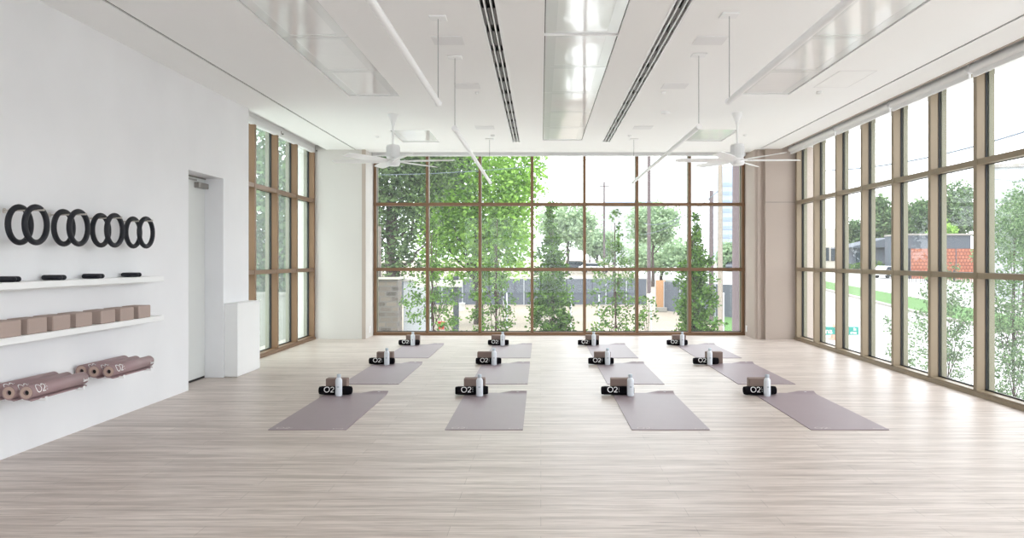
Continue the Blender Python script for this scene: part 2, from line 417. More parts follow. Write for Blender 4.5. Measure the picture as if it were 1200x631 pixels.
# ------------------------------------------------------------------ ceiling fittings
pos={'mid':0,'left':0,'right':0}
for x0,x1,y0,y1,row in sorted(panels,key=lambda p:-p[3]):
    pos[row]+=1
    k=pos[row]; words=['first','second','third','fourth','fifth','sixth','seventh']
    far='small separate panel beyond the fan' if (row!='mid' and k==1) else None
    side={'mid':'central strip','left':'left-hand strip','right':'right-hand strip'}[row]
    lab=('glossy white ceiling heating panel, '+('lone one near the back window beyond the %s fan'%row if far else '%s in the %s counting from the back window'%(words[k-1 if row=='mid' else k-2],side)))
    t=thing('ceiling_heating_panel',lab,'ceiling panel',((x0+x1)/2,(y0+y1)/2,HC),0,'glossy panels recessed in the ceiling')
    a=(x1-x0)/2-.007; b=(y1-y0)/2-.004; g=.012
    m=MB(); m.box(-a,a,-b,-b+.07,g,g+.004); m.box(-a,a,b-.07,b,g,g+.004); m.box(-a,-a+.09,-b+.07,b-.07,g,g+.004); m.box(a-.09,a,-b+.07,b-.07,g,g+.004)
    m.build('panel_rim',M['panel'],t)
    MB().box(-a+.088,a-.088,-b+.068,b-.068,g+.002,g+.0045).build('panel_face',M['panelin'],t)
    MB().box(-a-.007,a+.007,-b-.004,b+.004,.0168,.038).build('gap_shade_fill',M['dark'],t)  # dark sheet paints the shade in the gap round the panel
for (x0,x1,y0,y1),lab in zip(slots,('three-slot linear air diffuser left of the central panels','three-slot linear air diffuser right of the central panels')):
    t=thing('slot_diffuser',lab,'air vent',((x0+x1)/2,0,HC),0,'linear slot diffusers in the ceiling')
    hw=(x1-x0)/2
    MB().box(-hw,hw,y0,y1,.034,.04).build('back_plate',M['slatdark'],t)
    m=MB()
    for a,b in ((-hw,-hw+.018),(-.029,-.018),(.018,.029),(hw-.018,hw)): m.box(a,b,y0,y1,-.003,.034)
    m.box(-hw,hw,y1-.01,y1,-.003,.034)
    m.build('slot_frame',M['white'],t)
    vn=MB(); y=y0+.2
    while y<y1-.15:
        for c in (-.0415,0,.0415): vn.box(c-.0105,c+.0105,y,y+.42,.006,.012)
        y+=.615
    vn.build('slot_vanes',M['slatgrey'],t)
# pendant tube lights
def pendant(x,ya,yb_,label,wires):
    t=thing('linear_pendant',label,'pendant light',(x,ya,2.535),0,'white tube pendants')
    MB().tube([(0,.02,0),(0,yb_-ya-.02,0)],.022,18).build('light_tube',M['lamp'],t)
    for yy in (0,yb_-ya-.03): MB().tube([(0,yy,0),(0,yy+.03,0)],.026,18).build('end_cap',M['white'],t)
    for w_ in wires:
        yy=w_-ya
        wr=MB().tube([(0,yy,.02),(.0,yy,HC-2.535)],.0028,6).build('hanging_wire',M['wire'],t)
        MB().rbox(-.065,.065,yy-.065,yy+.065,HC-2.535-.012,HC-2.535,.003).build('ceiling_plate',M['white'],t)
pendant(-.787,1.0,6.24,'white tube pendant hanging at upper left, its near part out of frame',(1.2,6.21))
pendant(-.787,7.40,12.6,'white tube pendant at left running away towards the back window',(7.42,12.45))
pendant(1.428,1.0,6.17,'white tube pendant hanging at upper right, its near part out of frame',(1.2,6.14))
pendant(1.428,7.31,12.6,'white tube pendant at right running away towards the back window',(7.33,12.45))
# flush grilles, detectors
w3=('nearest','middle','farthest')
for x,side in ((-.785,'left'),(1.43,'right')):
    for i,y in enumerate((6.86,8.65,11.36)):
        t=thing('flush_speaker_grille','square flush grille in the ceiling over the %s pendants, %s from the viewpoint of three'%(side,w3[i]),'ceiling grille',(x,y,HC),0,'square flush ceiling grilles')
        MB().rbox(-.132,.132,-.132,.132,-.005,.002,.002).build('grille_plate',M['grille'],t)
        MB().box(-.122,.122,-.122,.122,-.006,-.004).build('mesh_face',M['grille'],t)
def ceil_disc(px,py,r,lab,h=.02,name='smoke_detector',cat='detector'):
    y=1767/(305-py); x=(px-633.8)/950*y
    t=thing(name,lab,cat,(x,y,HC),0,'small round ceiling fittings')
    MB().lathe([(r*.92,-h),(r,-h*.7),(r,0)],20).build('base',M['white'],t)
    MB().lathe([(r*.3,-h-.006),(r*.4,-h+.001)],14).build('sensor',M['grille'],t)
ceil_disc(780,131,.055,'largest round ceiling disc, between the right diffuser and the right pendant',.022)
ceil_disc(559,108,.022,'small round ceiling fitting beside the second grille on the left')
ceil_disc(777.5,107.5,.022,'small round ceiling fitting beside the middle grille on the right')
ceil_disc(577.5,158.5,.03,'small round ceiling fitting left of the left diffuser near the back window')
ceil_disc(738,158.5,.03,'small round ceiling fitting right of the right diffuser near the back window')
ceil_disc(442,160,.03,'small round ceiling fitting just left of the left fan rod')
ceil_disc(873,158,.03,'small round ceiling fitting just right of the right fan rod')
ceil_disc(960,107.5,.03,'small round ceiling fitting under the outlined access panel at right')
t=thing('access_panel','flush access panel outlined in the ceiling on the right','access panel',(0,0,0))
fr=MB()
ax0,ax1,ay0,ay1=2.93,3.30,7.95,8.72
fr.box(ax0,ax1,ay0,ay0+.006,HC-.0035,HC); fr.box(ax0,ax1,ay1-.006,ay1,HC-.0035,HC); fr.box(ax1-.006,ax1,ay0,ay1,HC-.0035,HC); fr.box(ax0,ax0+.006,ay0,ay1,HC-.0035,HC)
fr.build('panel_edge',M['grille'],t); MB().box(ax0+.01,ax1-.01,ay0+.01,ay1-.01,HC-.003,HC).build('panel_door',M['ceil'],t)
# fans
def make_fan():
    t=thing('ceiling_fan','','ceiling fan',(0,0,0),0,'white ceiling fans')
    Z=HC
    MB().lathe([(.068,0),(.066,-.02),(.05,-.05),(.028,-.11),(.018,-.15)],28).build('canopy',M['white'],t)
    MB().tube([(0,0,-.13),(0,0,-.40)],.014,14).build('downrod',M['white'],t)
    mt=MB().lathe([(.02,-.385),(.075,-.395),(.082,-.405),(.082,-.56),(.075,-.565),(.075,-.58)],32).build('motor_housing',M['white'],t)
    rb=MB()
    for k in range(28):
        a=2*PI*k/28; c,s=math.cos(a),math.sin(a)
        q=[(.08,-.005),(.088,-.005),(.088,.005),(.08,.005)]
        rb.prism([(x*c-y*s,x*s+y*c) for x,y in q],'Z',-.545,-.42)
    rb.build('cooling_fins',M['grille'],mt)
    MB().lathe([(.085,-.575),(.09,-.585),(.09,-.625),(.08,-.655),(.072,-.66)],32).build('hub_cover',M['white'],t)
    for k in range(6):
        a=math.radians(-5+60*k); c,s=math.cos(a),math.sin(a); m=MB()
        # tapering pitched blade
        vs=[];n=10
        for i in range(n+1):
            u=i/n; r=.08+u*(.78-.08); wd=(.034+.032*min(1,u*3))*(1 if u<.95 else .85); pitch=math.radians(17-5*u)
            for sg in (-1,1):
                for hz in (-.003,.003):
                    ly=sg*wd; lz=ly*math.sin(pitch)+hz-.60+.004*u; ly*=math.cos(pitch)
                    vs.append((r*c-ly*s,r*s+ly*c,lz))
        fs=[]
        for i in range(n):
            o=i*4;p=o+4; fs+=[(o,o+1,p+1,p),(o+2,p+2,p+3,o+3),(o,p,p+2,o+2),(o+1,o+3,p+3,p+1)]
        fs+=[(0,2,3,1),(n*4,n*4+1,n*4+3,n*4+2)]
        m.add(vs,fs).build('fan_blade',M['white'],t)
    return t
fan=make_fan(); fan.location=(-1.883,10.33,HC); fan['label']='white six-bladed ceiling fan on the left side'
f2=copy_tree(fan); f2.location=(2.484,10.25,HC); f2.rotation_euler=(0,0,math.radians(4)); f2['label']='white six-bladed ceiling fan on the right side'

# ------------------------------------------------------------------ lettering made of strokes
def glyph(ch):
    """list of polylines in a 1-high cell"""
    if ch=='O': return [[(.5+.5*math.cos(2*PI*i/28),.5+.5*math.sin(2*PI*i/28)) for i in range(29)]],1.0
    if ch=='2':
        p=[(.33+.30*math.cos(math.radians(a)),.68+.30*math.sin(math.radians(a))) for a in range(165,-46,-14)]
        q=p[-1]; p+=[(q[0]+(0.03-q[0])*k/5,q[1]+(.02-q[1])*k/5) for k in range(1,6)]
        return [p,[(.02+.64*k/4,.02) for k in range(5)]],.68
    if ch==':': return [[(.08,.12),(.16,.12)],[(.08,.48),(.16,.48)],[(.08,.80),(.14,.80)]],.2
    o=[(.25+.22*math.cos(2*PI*i/14),.25+.25*math.sin(2*PI*i/14)) for i in range(15)]
    if ch=='b': return [o,[(.03,0),(.03,.5),(.03,1)]],.5
    if ch=='o': return [o],.5
    if ch=='n': return [[(.05,0),(.05,.5)],[(.05,.35),(.15,.48),(.3,.5),(.42,.4),(.42,0)]],.5
    if ch=='d': return [o,[(.47,0),(.47,.5),(.47,1)]],.5
    return [],.3
def lettering(text,h,th,place,gap=.16):
    """place(u,v,off) -> point ; u along, v up (metres)"""
    m=MB(); x=0
    for ch in text:
        strokes,wd=glyph(ch)
        for st in strokes:
            vs=[];n=len(st)
            for i,(a,b) in enumerate(st):
                p=st[max(0,i-1)]; q=st[min(n-1,i+1)]; dx,dy=q[0]-p[0],q[1]-p[1]; l=math.hypot(dx,dy) or 1
                nx,ny=-dy/l*th/h/2,dx/l*th/h/2
                for off in (0,1):
                    vs.append(place((x+a+nx)*h,(b+ny)*h,off)); vs.append(place((x+a-nx)*h,(b-ny)*h,off))
            fs=[]
            for i in range(n-1):
                o=i*4;p=o+4; fs+=[(o+2,o+3,p+3,p+2),(o,p,p+1,o+1),(o,o+2,p+2,p),(o+1,p+1,p+3,o+3)]
            fs+=[(0,1,3,2),((n-1)*4,(n-1)*4+2,(n-1)*4+3,(n-1)*4+1)]
            m.add(vs,fs)
        x+=wd+gap
    return m

# ------------------------------------------------------------------ floor sets: mat, towel roll, block, bottle
def make_mat():
    t=thing('yoga_mat','','yoga mat',(0,0,0),0,'unrolled mauve yoga mats')      # origin: near left corner on the floor
    W_,L_=.61,1.75; T=.005
    prof=[]
    for i in range(15):
        u=i/14; y=L_*.0+ (L_-.12)*min(1,u*14/8)*1.0 if i<=8 else (L_-.12)+.12*(i-8)/6
        z=.0005 if i<=8 else .0005+.020*((i-8)/6)**2
        prof.append((y,z))
    m=MB(); n=len(prof); vs=[]
    xs=[0,.2,.34,.38,.42,.46,.5,W_]; c=len(xs)
    lift=lambda x:max(0,min(1,(x-.34)/.12))
    for y,z in prof:                      # the far edge curls up where nothing weighs it down
        for dz in (0,T):
            vs+=[(x,y,.0005+(z-.0005)*lift(x)+dz) for x in xs]
    fs=[]
    for i in range(n-1):
        for k in range(c-1):
            a=i*2*c+k; b=a+2*c
            fs+=[(a,b,b+1,a+1),(a+c,a+c+1,b+c+1,b+c)]
        a=i*2*c; b=a+2*c; fs+=[(a,a+c,b+c,b),(a+c-1,b+c-1,b+2*c-1,a+2*c-1)]
    for i in (0,n-1):
        for k in range(c-1):
            a=i*2*c+k; fs.append((a,a+1,a+c+1,a+c))
    m.add(vs,fs).build('mat_sheet',M['mauve'],t)
    lettering('O2:',.055,.007,lambda u,v,o:(.05+u,.03+v,T+.0007*(1+o))).build('lettering',M['inkdim'],t)
    lettering('bond',.022,.004,lambda u,v,o:(.50+u*1.4,.02+v,T+.0007*(1+o))).build('wordmark',M['inkdim'],t)
    q=MB().lathe([(.012,0),(.012,.0012)],16,(W_-.09,L_-.02,.0195)); q.build('round_mark',M['ink'],t)
    return t
def roll_profile(r_out,n=64,seed=0):
    pts=[]
    for i in range(n):
        a=2*PI*i/n; r=r_out*(1+.03*math.sin(2*a+seed)+.012*math.sin(5*a))
        pts.append((r*math.cos(a),r*math.sin(a)))
    return pts
def make_towel():
    t=thing('towel_roll','','towel',(0,0,0),0,'rolled black towels')           # origin: floor under the middle, axis along X
    R=.043; L_=.315; m=MB(); n=28; st=12; vs=[];fs=[]
    for j in range(st+1):
        u=j/st; x=-L_/2+L_*u; e=min(u,1-u); rr=R*(1-.10*max(0,1-e*14)) 
        for i in range(n):
            a=2*PI*i/n; r=rr*(1+.03*math.sin(3*a+u*2)+.02*math.sin(7*u+a))
            if abs(a-1.9)<.12: r*=.94
            vs.append((x,r*math.cos(a),R*.98+r*.97*math.sin(a)))
    for j in range(st):
        for i in range(n): fs.append((j*n+i,j*n+(i+1)%n,(j+1)*n+(i+1)%n,(j+1)*n+i))
    m.add(vs,fs,True)
    for s_,sg in ((0,-1),(st,1)):          # spiral-stepped ends
        ring=vs[s_*n:(s_+1)*n]; cen=(ring[0][0],0,R*.98)
        rings=[ring]
        for q,dx in ((.78,.004),(.74,-.006),(.5,.003),(.46,-.007),(.2,.001)):
            rings.append([(p[0]+sg*dx,cen[1]+(p[1]-cen[1])*q,cen[2]+(p[2]-cen[2])*q) for p in ring])
        allv=[v for r in rings for v in r]+[(cen[0]+sg*.001,0,cen[2])]
        ff=[]
        for k in range(len(rings)-1):
            for i in range(n): ff.append((k*n+i,k*n+(i+1)%n,(k+1)*n+(i+1)%n,(k+1)*n+i))
        k=len(rings)-1; ff+=[(k*n+i,k*n+(i+1)%n,len(allv)-1) for i in range(n)]
        m.add(allv,ff,True)
    m.build('rolled_cloth',M['towel'],t)
    def pl(u,v,o):
        a=(v-.022+.012)/R   # angle above the front (-Y) direction
        r=R*1.045+.0012*o
        return (-.10+u,-r*math.cos(a),R*.98+r*math.sin(a))
    lettering('O2:',.05,.0075,pl,gap=.2).build('lettering',M['ink'],t)
    return t
def make_block(mt='block',w_=.21,d_=.10,h_=.15,name='yoga_block',group='yoga blocks behind the towels'):
    m=MB().rbox(-w_/2,w_/2,-d_/2,d_/2,0,h_,.006)
    o=m.build(name,M[mt]); tag(o,'','yoga block',group); return o
def make_bottle():
    t=thing('water_bottle','','bottle',(0,0,0),0,'white metal water bottles')
    MB().lathe([(.028,0),(.032,.003),(.033,.01),(.033,.150),(.031,.160),(.024,.172),(.018,.178),(.018,.184)],28).build('bottle_body',M['bottle'],t)
    MB().lathe([(.019,.182),(.0195,.184),(.0195,.209),(.017,.213)],24).build('cap',M['cap'],t)
    m=MB()
    for z0,z1,aw in ((.085,.10,.30),):
        vs=[]
        for i in range(7):
            a=-PI/2-aw+2*aw*i/6
            for r in (.0332,.0338):
                for z in (z0,z1): vs.append((r*math.cos(a),r*math.sin(a),z))
        fs=[]
        for i in range(6):
            o=i*4;p=o+4; fs+=[(o+2,p+2,p+3,o+3),(o,o+1,p+1,p),(o+1,o+3,p+3,p+1),(o,p,p+2,o+2)]
        fs+=[(0,2,3,1),(24,25,27,26)]
        m.add(vs,fs)
    m.build('printed_mark',M['cap'],t)
    return t
matp,towp,blop,botp=make_mat(),make_towel(),make_block(),make_bottle()
blop['category']='yoga block'
def X(px,y): return (px-633.8)/950*y
cols=[-2.13,-.75,.71,2.11]
rowsy=[6.33,8.66,10.97]
rown=['front','middle','back']; coln=['leftmost','second from left','third from left','rightmost']
# towel x0,x1 ; block x0,x1 ; bottle x (photo pixels), towel yaw deg
P=[[(374.5,412,383,408,397,0),(533.8,571.8,544.3,568.5,562,5),(705.5,742,715.5,740,738.8,0),(871.6,909,876,902,899,2)],
   [(433,462,442.5,461,453.3,0),(558,587,559.5,579,579,0),(690.5,718,696,715.5,712,0),(812.7,841.5,826,847,831.7,0)],
   [(467,492,476.5,491.8,483.8,0),(572,596,575.8,592,589,0),(677.5,701,686.5,701.5,695.8,0),(782,805,787,804,799.4,0)]]
for r in range(3):
    for c in range(4):
        where='%s in the %s row'%(coln[c],rown[r])
        o=use(matp); o.location=(cols[c],rowsy[r],0); o['label']='mauve yoga mat unrolled on the floor, '+where
        tx0,tx1,bx0,bx1,bt,yaw=P[r][c]
        yt=rowsy[r]+1.62+.02
        o=use(towp); o.location=(X((tx0+tx1)/2,yt),yt,.0058); o.rotation_euler=(0,0,math.radians(yaw)); o['label']='rolled black towel with white lettering, '+where
        yk=yt+.045+.054+(.012 if yaw else 0)
        o=use(blop); o.location=(X((bx0+bx1)/2,yk),yk,.0058); o['label']='taupe foam block behind the rolled towel, '+where
        yw=yt-.045-.036-(.012 if yaw else 0)
        o=use(botp); o.location=(X(bt,yw),yw,.0058); o['label']='white water bottle before the rolled towel, '+where

# ------------------------------------------------------------------ left wall: rings, shelves, bars, blocks, rolled mats
pegy=[5.42,5.92,6.42,6.93]
ordn=['first','second','third','fourth']
Zr=1.566
for i,y in enumerate(pegy):
    t=thing('wall_peg','pale steel peg carrying the %s pair of black rings counting from the left'%ordn[i],'peg',(XL,y,Zr+.0942),0,'ring pegs')
    MB().tube([(0,0,0),(.27,0,.004)],.006,10).build('rod',M['peg'],t)
    MB().lathe([(.018,0),(.018,.006)],14).build('rosette',M['peg'],t).rotation_euler=(0,PI/2,0)
    MB().tube([(.265,0,.0),(.272,0,.014)],.006,10).build('tip',M['peg'],t)
ringm=MB().torus(.119,.019).build('pilates_ring',M['ring']); tag(ringm,'','exercise ring','black exercise rings')
for i,y in enumerate(pegy):
    for j,x in enumerate((-3.485,-3.375)):
        o=use(ringm); o.location=(x,y,Zr); o['label']='black foam exercise ring, %s one of the %s pair from the left'%(('left','right')[j],ordn[i])
for z0,nm_,lb in ((1.138,'wall_shelf','long white wall shelf holding the black weight bars'),(.782,'wall_shelf','long white wall shelf holding the row of taupe blocks')):
    t=thing(nm_,lb,'shelf',(XL,0,z0),0,'white shelves on the left wall')
    MB().rbox(0,.17,3.2,7.36,0,.047,.003).build('shelf_board',M['white'],t)
    MB().box(0,.02,3.25,7.3,-.02,0).build('mounting_strip',M['white'],t)
barm=MB()
prof=[(0,-.0)]
def capsule(m,L_,r,n=20):
    pts=[];rs=[]
    for k in range(6): a=PI/2*k/5; pts.append((-L_/2+r-r*math.cos(a),0,0)); rs.append(max(.001,r*math.sin(a)))
    pts+= [(x,0,0) for x in (-L_/4,0,L_/4)]; rs+=[r]*3
    for k in range(6): a=PI/2*(1-k/5); pts.append((L_/2-r+r*math.cos(a),0,0)); rs.append(max(.001,r*math.sin(a)))
    return m.tube(pts,rs,n)
capsule(barm,.15,.019); barm=barm.build('weight_bar',M['ring']); tag(barm,'','hand weight','black weight bars on the upper shelf')
for i,y in enumerate((5.29,5.80,6.31,6.90)):
    for j,dy in enumerate((0,.046)):
        o=use(barm); o.location=(-3.497,y+dy,1.185+.0195); o['label']='black weight bar on the upper shelf, %s of the %s pair from left'%(('nearer','farther')[j],ordn[i])
bs=make_block('blocks',.15,.21,.107,group='taupe blocks on the lower shelf')
bn=['first','second','third','fourth','fifth','sixth','seventh']
for i,y in enumerate((5.25,5.53,5.81,6.097,6.433,6.73,7.023)):
    o=use(bs); o.location=(-3.505,y,.829); o['label']='taupe foam block lying on the lower wall shelf, %s from the left'%bn[i]
def make_rolled(short):
    t=thing('rolled_mat','','yoga mat',(0,0,0),0,'rolled mauve mats on the wall pegs')   # origin centre of near end, axis +Y
    L_=.64; th=.0055
    m=MB(); pts=[]; r0=.019; turns=4.6; n=int(turns*26)
    a0=-PI*.5-turns*2*PI      # ends at the bottom
    for i in range(n+1):
        u=i/n; a=a0+u*turns*2*PI; r=r0+(.0485-r0)*u
        pts.append((r*math.cos(a),r*math.sin(a),a))
    # tail leaves the roll along +X at the bottom
    lx,lz,la=pts[-1]
    for k in range(1,6): pts.append((lx+.006*k,lz-.0006*k*k*.5,-PI/2))
    vs=[]
    for x,z,a in pts:
        c,s=math.cos(a),math.sin(a)
        for y in (0,L_): vs+=[(x,y,z),(x-c*th,y,z-s*th)]
    fs=[]
    for i in range(len(pts)-1):
        o=i*4;p=o+4; fs+=[(o,o+2,p+2,p),(o+1,p+1,p+3,o+3),(o,p,p+1,o+1),(o+2,o+3,p+3,p+2)]
    e=(len(pts)-1)*4; fs+=[(0,1,3,2),(e,e+2,e+3,e+1)]
    m.add(vs,fs,True).build('rolled_sheet',M['mauveroll'],t)
    # inner body between the wraps
    ring=lambda r:[(r*math.cos(2*PI*k/32),r*math.sin(2*PI*k/32)) for k in range(32)]
    b=MB()
    vo=ring(.0375); vi=ring(.018); vs=[]
    for y in (-.004,L_+.004): vs+=[(x,y,z) for x,z in vo]+[(x,y,z) for x,z in vi]
    fs=[]
    for k in range(32):
        q=(k+1)%32
        fs+=[(k,q,32+q,32+k),(64+k,96+k,96+q,64+q),(k,64+k,64+q,q),(32+k,32+q,96+q,96+k)]
    b.add(vs,fs).build('inner_layers',M['rollcore'],t)
    MB().tube([(0,.012,0),(0,L_-.012,0)],.0178,16).build('hollow_core',M['dark'],t)  # dark plug paints the shade inside the hollow
    R=.0495
    def pl(u,v,o):
        a=math.radians(-4)+v/R; r=R+.0008+.0008*o
        return (r*math.cos(a),.03+u,r*math.sin(a))
    lettering('O2:',.052,.006,pl).build('lettering',M['ink'],t)
    def pl2(u,v,o):
        a=math.radians(-16)+v/R; r=R+.0008+.0008*o
        return (r*math.cos(a),L_-.075+u,r*math.sin(a))
    lettering('bond',.024,.0045,pl2).build('wordmark',M['ink'],t)
    return t
rp=make_rolled(0)
for g,(y,gn) in enumerate(((5.20,'nearer'),(6.19,'farther'))):
    for k,x in enumerate((-3.525,-3.412,-3.300)):
        o=use(rp); o.location=(x,y+(.03 if k==0 else 0),.478); o.rotation_euler=(0,0,0)
        o['label']='rolled mauve mat, %s of the %s wall bundle'%(('one against the wall','middle one','outermost one')[k],gn)
    for yy,e in ((y+.10,'near'),(y+.54,'far')):
        t=thing('mat_bracket','white bracket bar under the %s end of the %s bundle of rolled mats'%(e,gn),'bracket',(XL,yy,.4265),0,'mat brackets')
        MB().rbox(0,.36,-.010,.010,-.014,0,.002).build('bar',M['white'],t)
        MB().rbox(.352,.36,-.010,.010,0,.012,.002).build('bar_lip',M['white'],t)
        MB().rbox(0,.006,-.02,.02,-.05,.0,.002).build('wall_plate',M['white'],t)

# ------------------------------------------------------------------ outdoors
GZ=lambda y:-3.2+.0237*min(y,185)
def at(px,py,Y): return ((px-633.8)/950*Y,Y,1.33-(py-305)/950*Y)
def ground_y(py): return 4.53/((py-305)/950+.0237)
def slab(name,poly,dz,mt,th=.1):
    m=MB(); n=len(poly)
    vs=[(x,y,GZ(y)+dz) for x,y in poly]+[(x,y,GZ(y)+dz-th) for x,y in poly]
    m.add(vs,[tuple(range(n)),tuple(reversed(range(n,2*n)))]+[(i,(i+1)%n,n+(i+1)%n,n+i) for i in range(n)])
    return m.build(name,M[mt])
m=MB()
for a,b in ((-40,15.5),(15.5,185),(185,700)):
    for (xa,xb) in ((-400,8),(8,400)):
        m.add([(xa,a,GZ(a)),(xb,a,GZ(a)),(xb,b,GZ(b)),(xa,b,GZ(b))],[(0,1,2,3)])
struct(m.build('ground',M['sand']),'pale sandy ground outside','ground')
struct(slab('road_surface',[(8.5,-30),(22.8,-30),(22.8,40),(26.0,73.9),(29,110),(31,185),(14,185),(12,60)],.03,'road'),'pale concrete road outside the right window','road')
tag(slab('road_median',[(22.8,-30),(27.2,-30),(27.6,48),(30.8,87),(34,120),(33,120),(26.2,75),(23.3,48)],.16,'grass',.16),'strip of mown grass running between the two roadways','grass strip',kind='structure')
tag(slab('road_kerb',[(22.5,-30),(22.8,-30),(23.3,48),(26.2,75),(33,120),(32.6,120),(25.8,75),(22.9,48)],.17,'kerb',.16),'kerb','kerb',kind='structure')
struct(slab('road_far',[(27.6,-30),(46,-30),(46,125),(34.5,125),(31.2,87),(27.8,48)],.03,'road'))
struct(slab('grass_verge',[(9.0,36),(12.5,36),(13.5,60),(9.8,60)],.08,'grass'))

struct(slab('bounce_slab',[(-30,-30),(8.4,-30),(8.4,36),(-30,36)],.04,'apron'),'pale reflector apron added out of view to bounce light up to the ceiling','bounce_slab')  # unseen slab added to throw light up to the ceiling
# leaf clouds
def leaf_cloud(blobs,n,size,rg,profile=False):
    m=MB(); wt=lambda b:(b[3]*b[5] if profile else b[3]*b[4]*b[5]); tot=sum(wt(b) for b in blobs); vs=[];fs=[]
    for b in blobs:
        k=int(n*wt(b)/tot)
        # clumps inside the blob
        cl=[]
        for _ in range(max(4,k//28)):
            while True:
                p=Vector((rg.uniform(-1,1),rg.uniform(-1,1),rg.uniform(-1,1)))
                if .25<p.length<1: break
            cl.append(p)
        for i in range(k):
            c=rg.choice(cl); q=c+Vector((rg.gauss(0,.13),rg.gauss(0,.13),rg.gauss(0,.13)))
            P_=Vector((b[0]+q.x*b[3],b[1]+q.y*b[4],b[2]+q.z*b[5]))
            d=Vector((rg.gauss(0,1),rg.gauss(0,1),rg.gauss(0,.7))).normalized()
            e=d.cross(Vector((rg.gauss(0,1),rg.gauss(0,1),rg.gauss(0,1)))).normalized()
            s_=size*rg.uniform(.6,1.3); o=len(vs)
            vs+=[P_,P_+d*s_*.5+e*s_*.28,P_+d*s_,P_+d*s_*.5-e*s_*.28]; fs.append((o,o+1,o+2,o+3))
    m.add(vs,fs); return m
def trunk(m,p0,p1,r0,r1,rg,bend=.1,n=6):
    p0=Vector(p0);p1=Vector(p1); pts=[];rs=[]
    for i in range(n+1):
        u=i/n; o=Vector((rg.uniform(-1,1),rg.uniform(-1,1),0))*bend*math.sin(PI*u)
        pts.append(p0.lerp(p1,u)+o); rs.append(r0+(r1-r0)*u)
    m.tube(pts,rs,8); return pts
def tree(name,label,x,y,blobs,n,size,lm,seed,tr=.12,top=None,group=None,br=8,cat='tree',gz=None):
    rg=random.Random(seed); g=GZ(y) if gz is None else gz
    t=thing(name,label,cat,(x,y,g),0,group)
    bl=[(b[0]-x,b[1]-y,b[2]-g,b[3],b[4],b[5]) for b in blobs]
    leaf_cloud(bl,n,size,rg,name in ('slender_tree','street_tree')).build('foliage',M[lm],t)
    m=MB(); tz=top-g if top else max(b[2] for b in bl)
    pts=trunk(m,(0,0,0),(rg.uniform(-.1,.1),0,tz),tr,tr*.25,rg,tr*.8)
    for i in range(br):
        b=bl[i%len(bl)]; k=rg.uniform(.35,.85); s_=Vector(pts[int(k*(len(pts)-1))])
        e=Vector((b[0]+rg.uniform(-.8,.8)*b[3],b[1]+rg.uniform(-.7,.7)*b[4],b[2]+rg.uniform(-.2,.8)*b[5]))
        trunk(m,s_,e,tr*.3,tr*.08,rg,tr,5)
    m.build('trunk',M['bark' if tr>.06 else 'bark2'],t)
    return t
# slender trees in a row just outside the back window
def slender(px,ytop,hw,dense,seed,label,Y=20.0,lm=None,skirt=390):
    s_=950/Y; x=(px-633.8)/s_; zt=1.33+(305-ytop)/s_; g=GZ(Y)
    blobs=[]; k=9
    for i in range(k):
        u=i/(k-1); z_=zt-.12-u*(zt+1.4); w_=hw/s_*(.2+.8*min(1,u*2.3)) * (1 if u<.8 else .85)
        blobs.append((x,Y,z_,w_,w_,.34))
    return tree('slender_tree',label,x,Y,blobs,10000 if dense else 3800,.095 if dense else .085,lm or ('leaf_dark' if dense else 'leaf_sparse'),seed,.036,top=zt-.15,group='slender trees outside the back window',br=18)
slender(507,268,36,False,11,'sparse slender tree outside the back window, leftmost of the five')
slender(579,250,26,False,12,'thin sparse slender tree outside the back window, second from the left')
slender(646,245,27,True,13,'dense dark cone-shaped tree in the middle of the back window')
slender(722,254,33,False,14,'sparse airy slender tree right of the middle of the back window')
slender(816,262,27,True,15,'dense dark cone-shaped tree near the right end of the back window')
tree('small_shrub','small leafy shrub between the airy tree and the right dense tree',at(757,360,21)[0],21,[at(757,366,21)+(.35,.3,.5),at(749,350,21)+(.25,.2,.2)],260,.085,'leaf_sparse',16,.02,group=None,br=5,cat='shrub')
# large trees at the left of the back window
tree('large_tree','large shady tree with a dark forked trunk at the left edge of the back window',at(462,330,38)[0],38,
     [at(470,215,38)+(2.6,2.5,2.6),at(452,270,37.5)+(1.6,2,2.6),at(430,200,38)+(2.8,2.5,3.6),at(500,175,38)+(2.6,2.5,1.8),at(490,296,38)+(.8,1.2,1.2)],17000,.22,'leaf_shade',21,.40,top=at(0,205,38)[2],br=12)
tree('large_tree','large bright green tree filling the second and third window columns',at(560,330,44)[0],44,
     [at(560,220,44)+(3.0,2.5,3.6),at(615,200,44)+(1.4,2,2.0),at(525,200,43)+(2.2,2.5,2.6),at(585,285,44)+(2.1,2,2.5),at(535,285,43)+(1.8,2,2.2),at(600,250,44)+(1.5,2,2.6),at(510,245,43)+(1.4,2,2.8)],26000,.25,'leaf_bright',22,.25,top=at(0,230,44)[2],br=14)
# distant trees behind the lot
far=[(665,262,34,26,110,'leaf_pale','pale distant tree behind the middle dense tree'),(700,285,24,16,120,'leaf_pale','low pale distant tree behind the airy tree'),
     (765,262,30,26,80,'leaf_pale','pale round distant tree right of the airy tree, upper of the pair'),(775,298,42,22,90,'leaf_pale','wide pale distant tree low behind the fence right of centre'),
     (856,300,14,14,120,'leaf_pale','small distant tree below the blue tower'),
     (1003,278,12,18,150,'leaf_mid','distant tree left of the dark pavilion seen through the right window'),
     (1032,262,17,30,145,'leaf_mid','tall distant tree above the dark pavilion seen through the right window'),
     (1078,262,20,24,125,'leaf_mid','distant tree above the slate building, left one'),
     (1122,248,22,32,120,'leaf_mid','tall round distant tree above the terracotta wall'),
     (1105,276,14,12,116,'leaf_bright','yellow green bushy tree just above the slate roof'),
     (1200,262,34,44,54,'leaf_mid','big tree at the right edge of the picture'),
     (963,290,12,10,175,'leaf_pale','small far tree beside the cream building')]
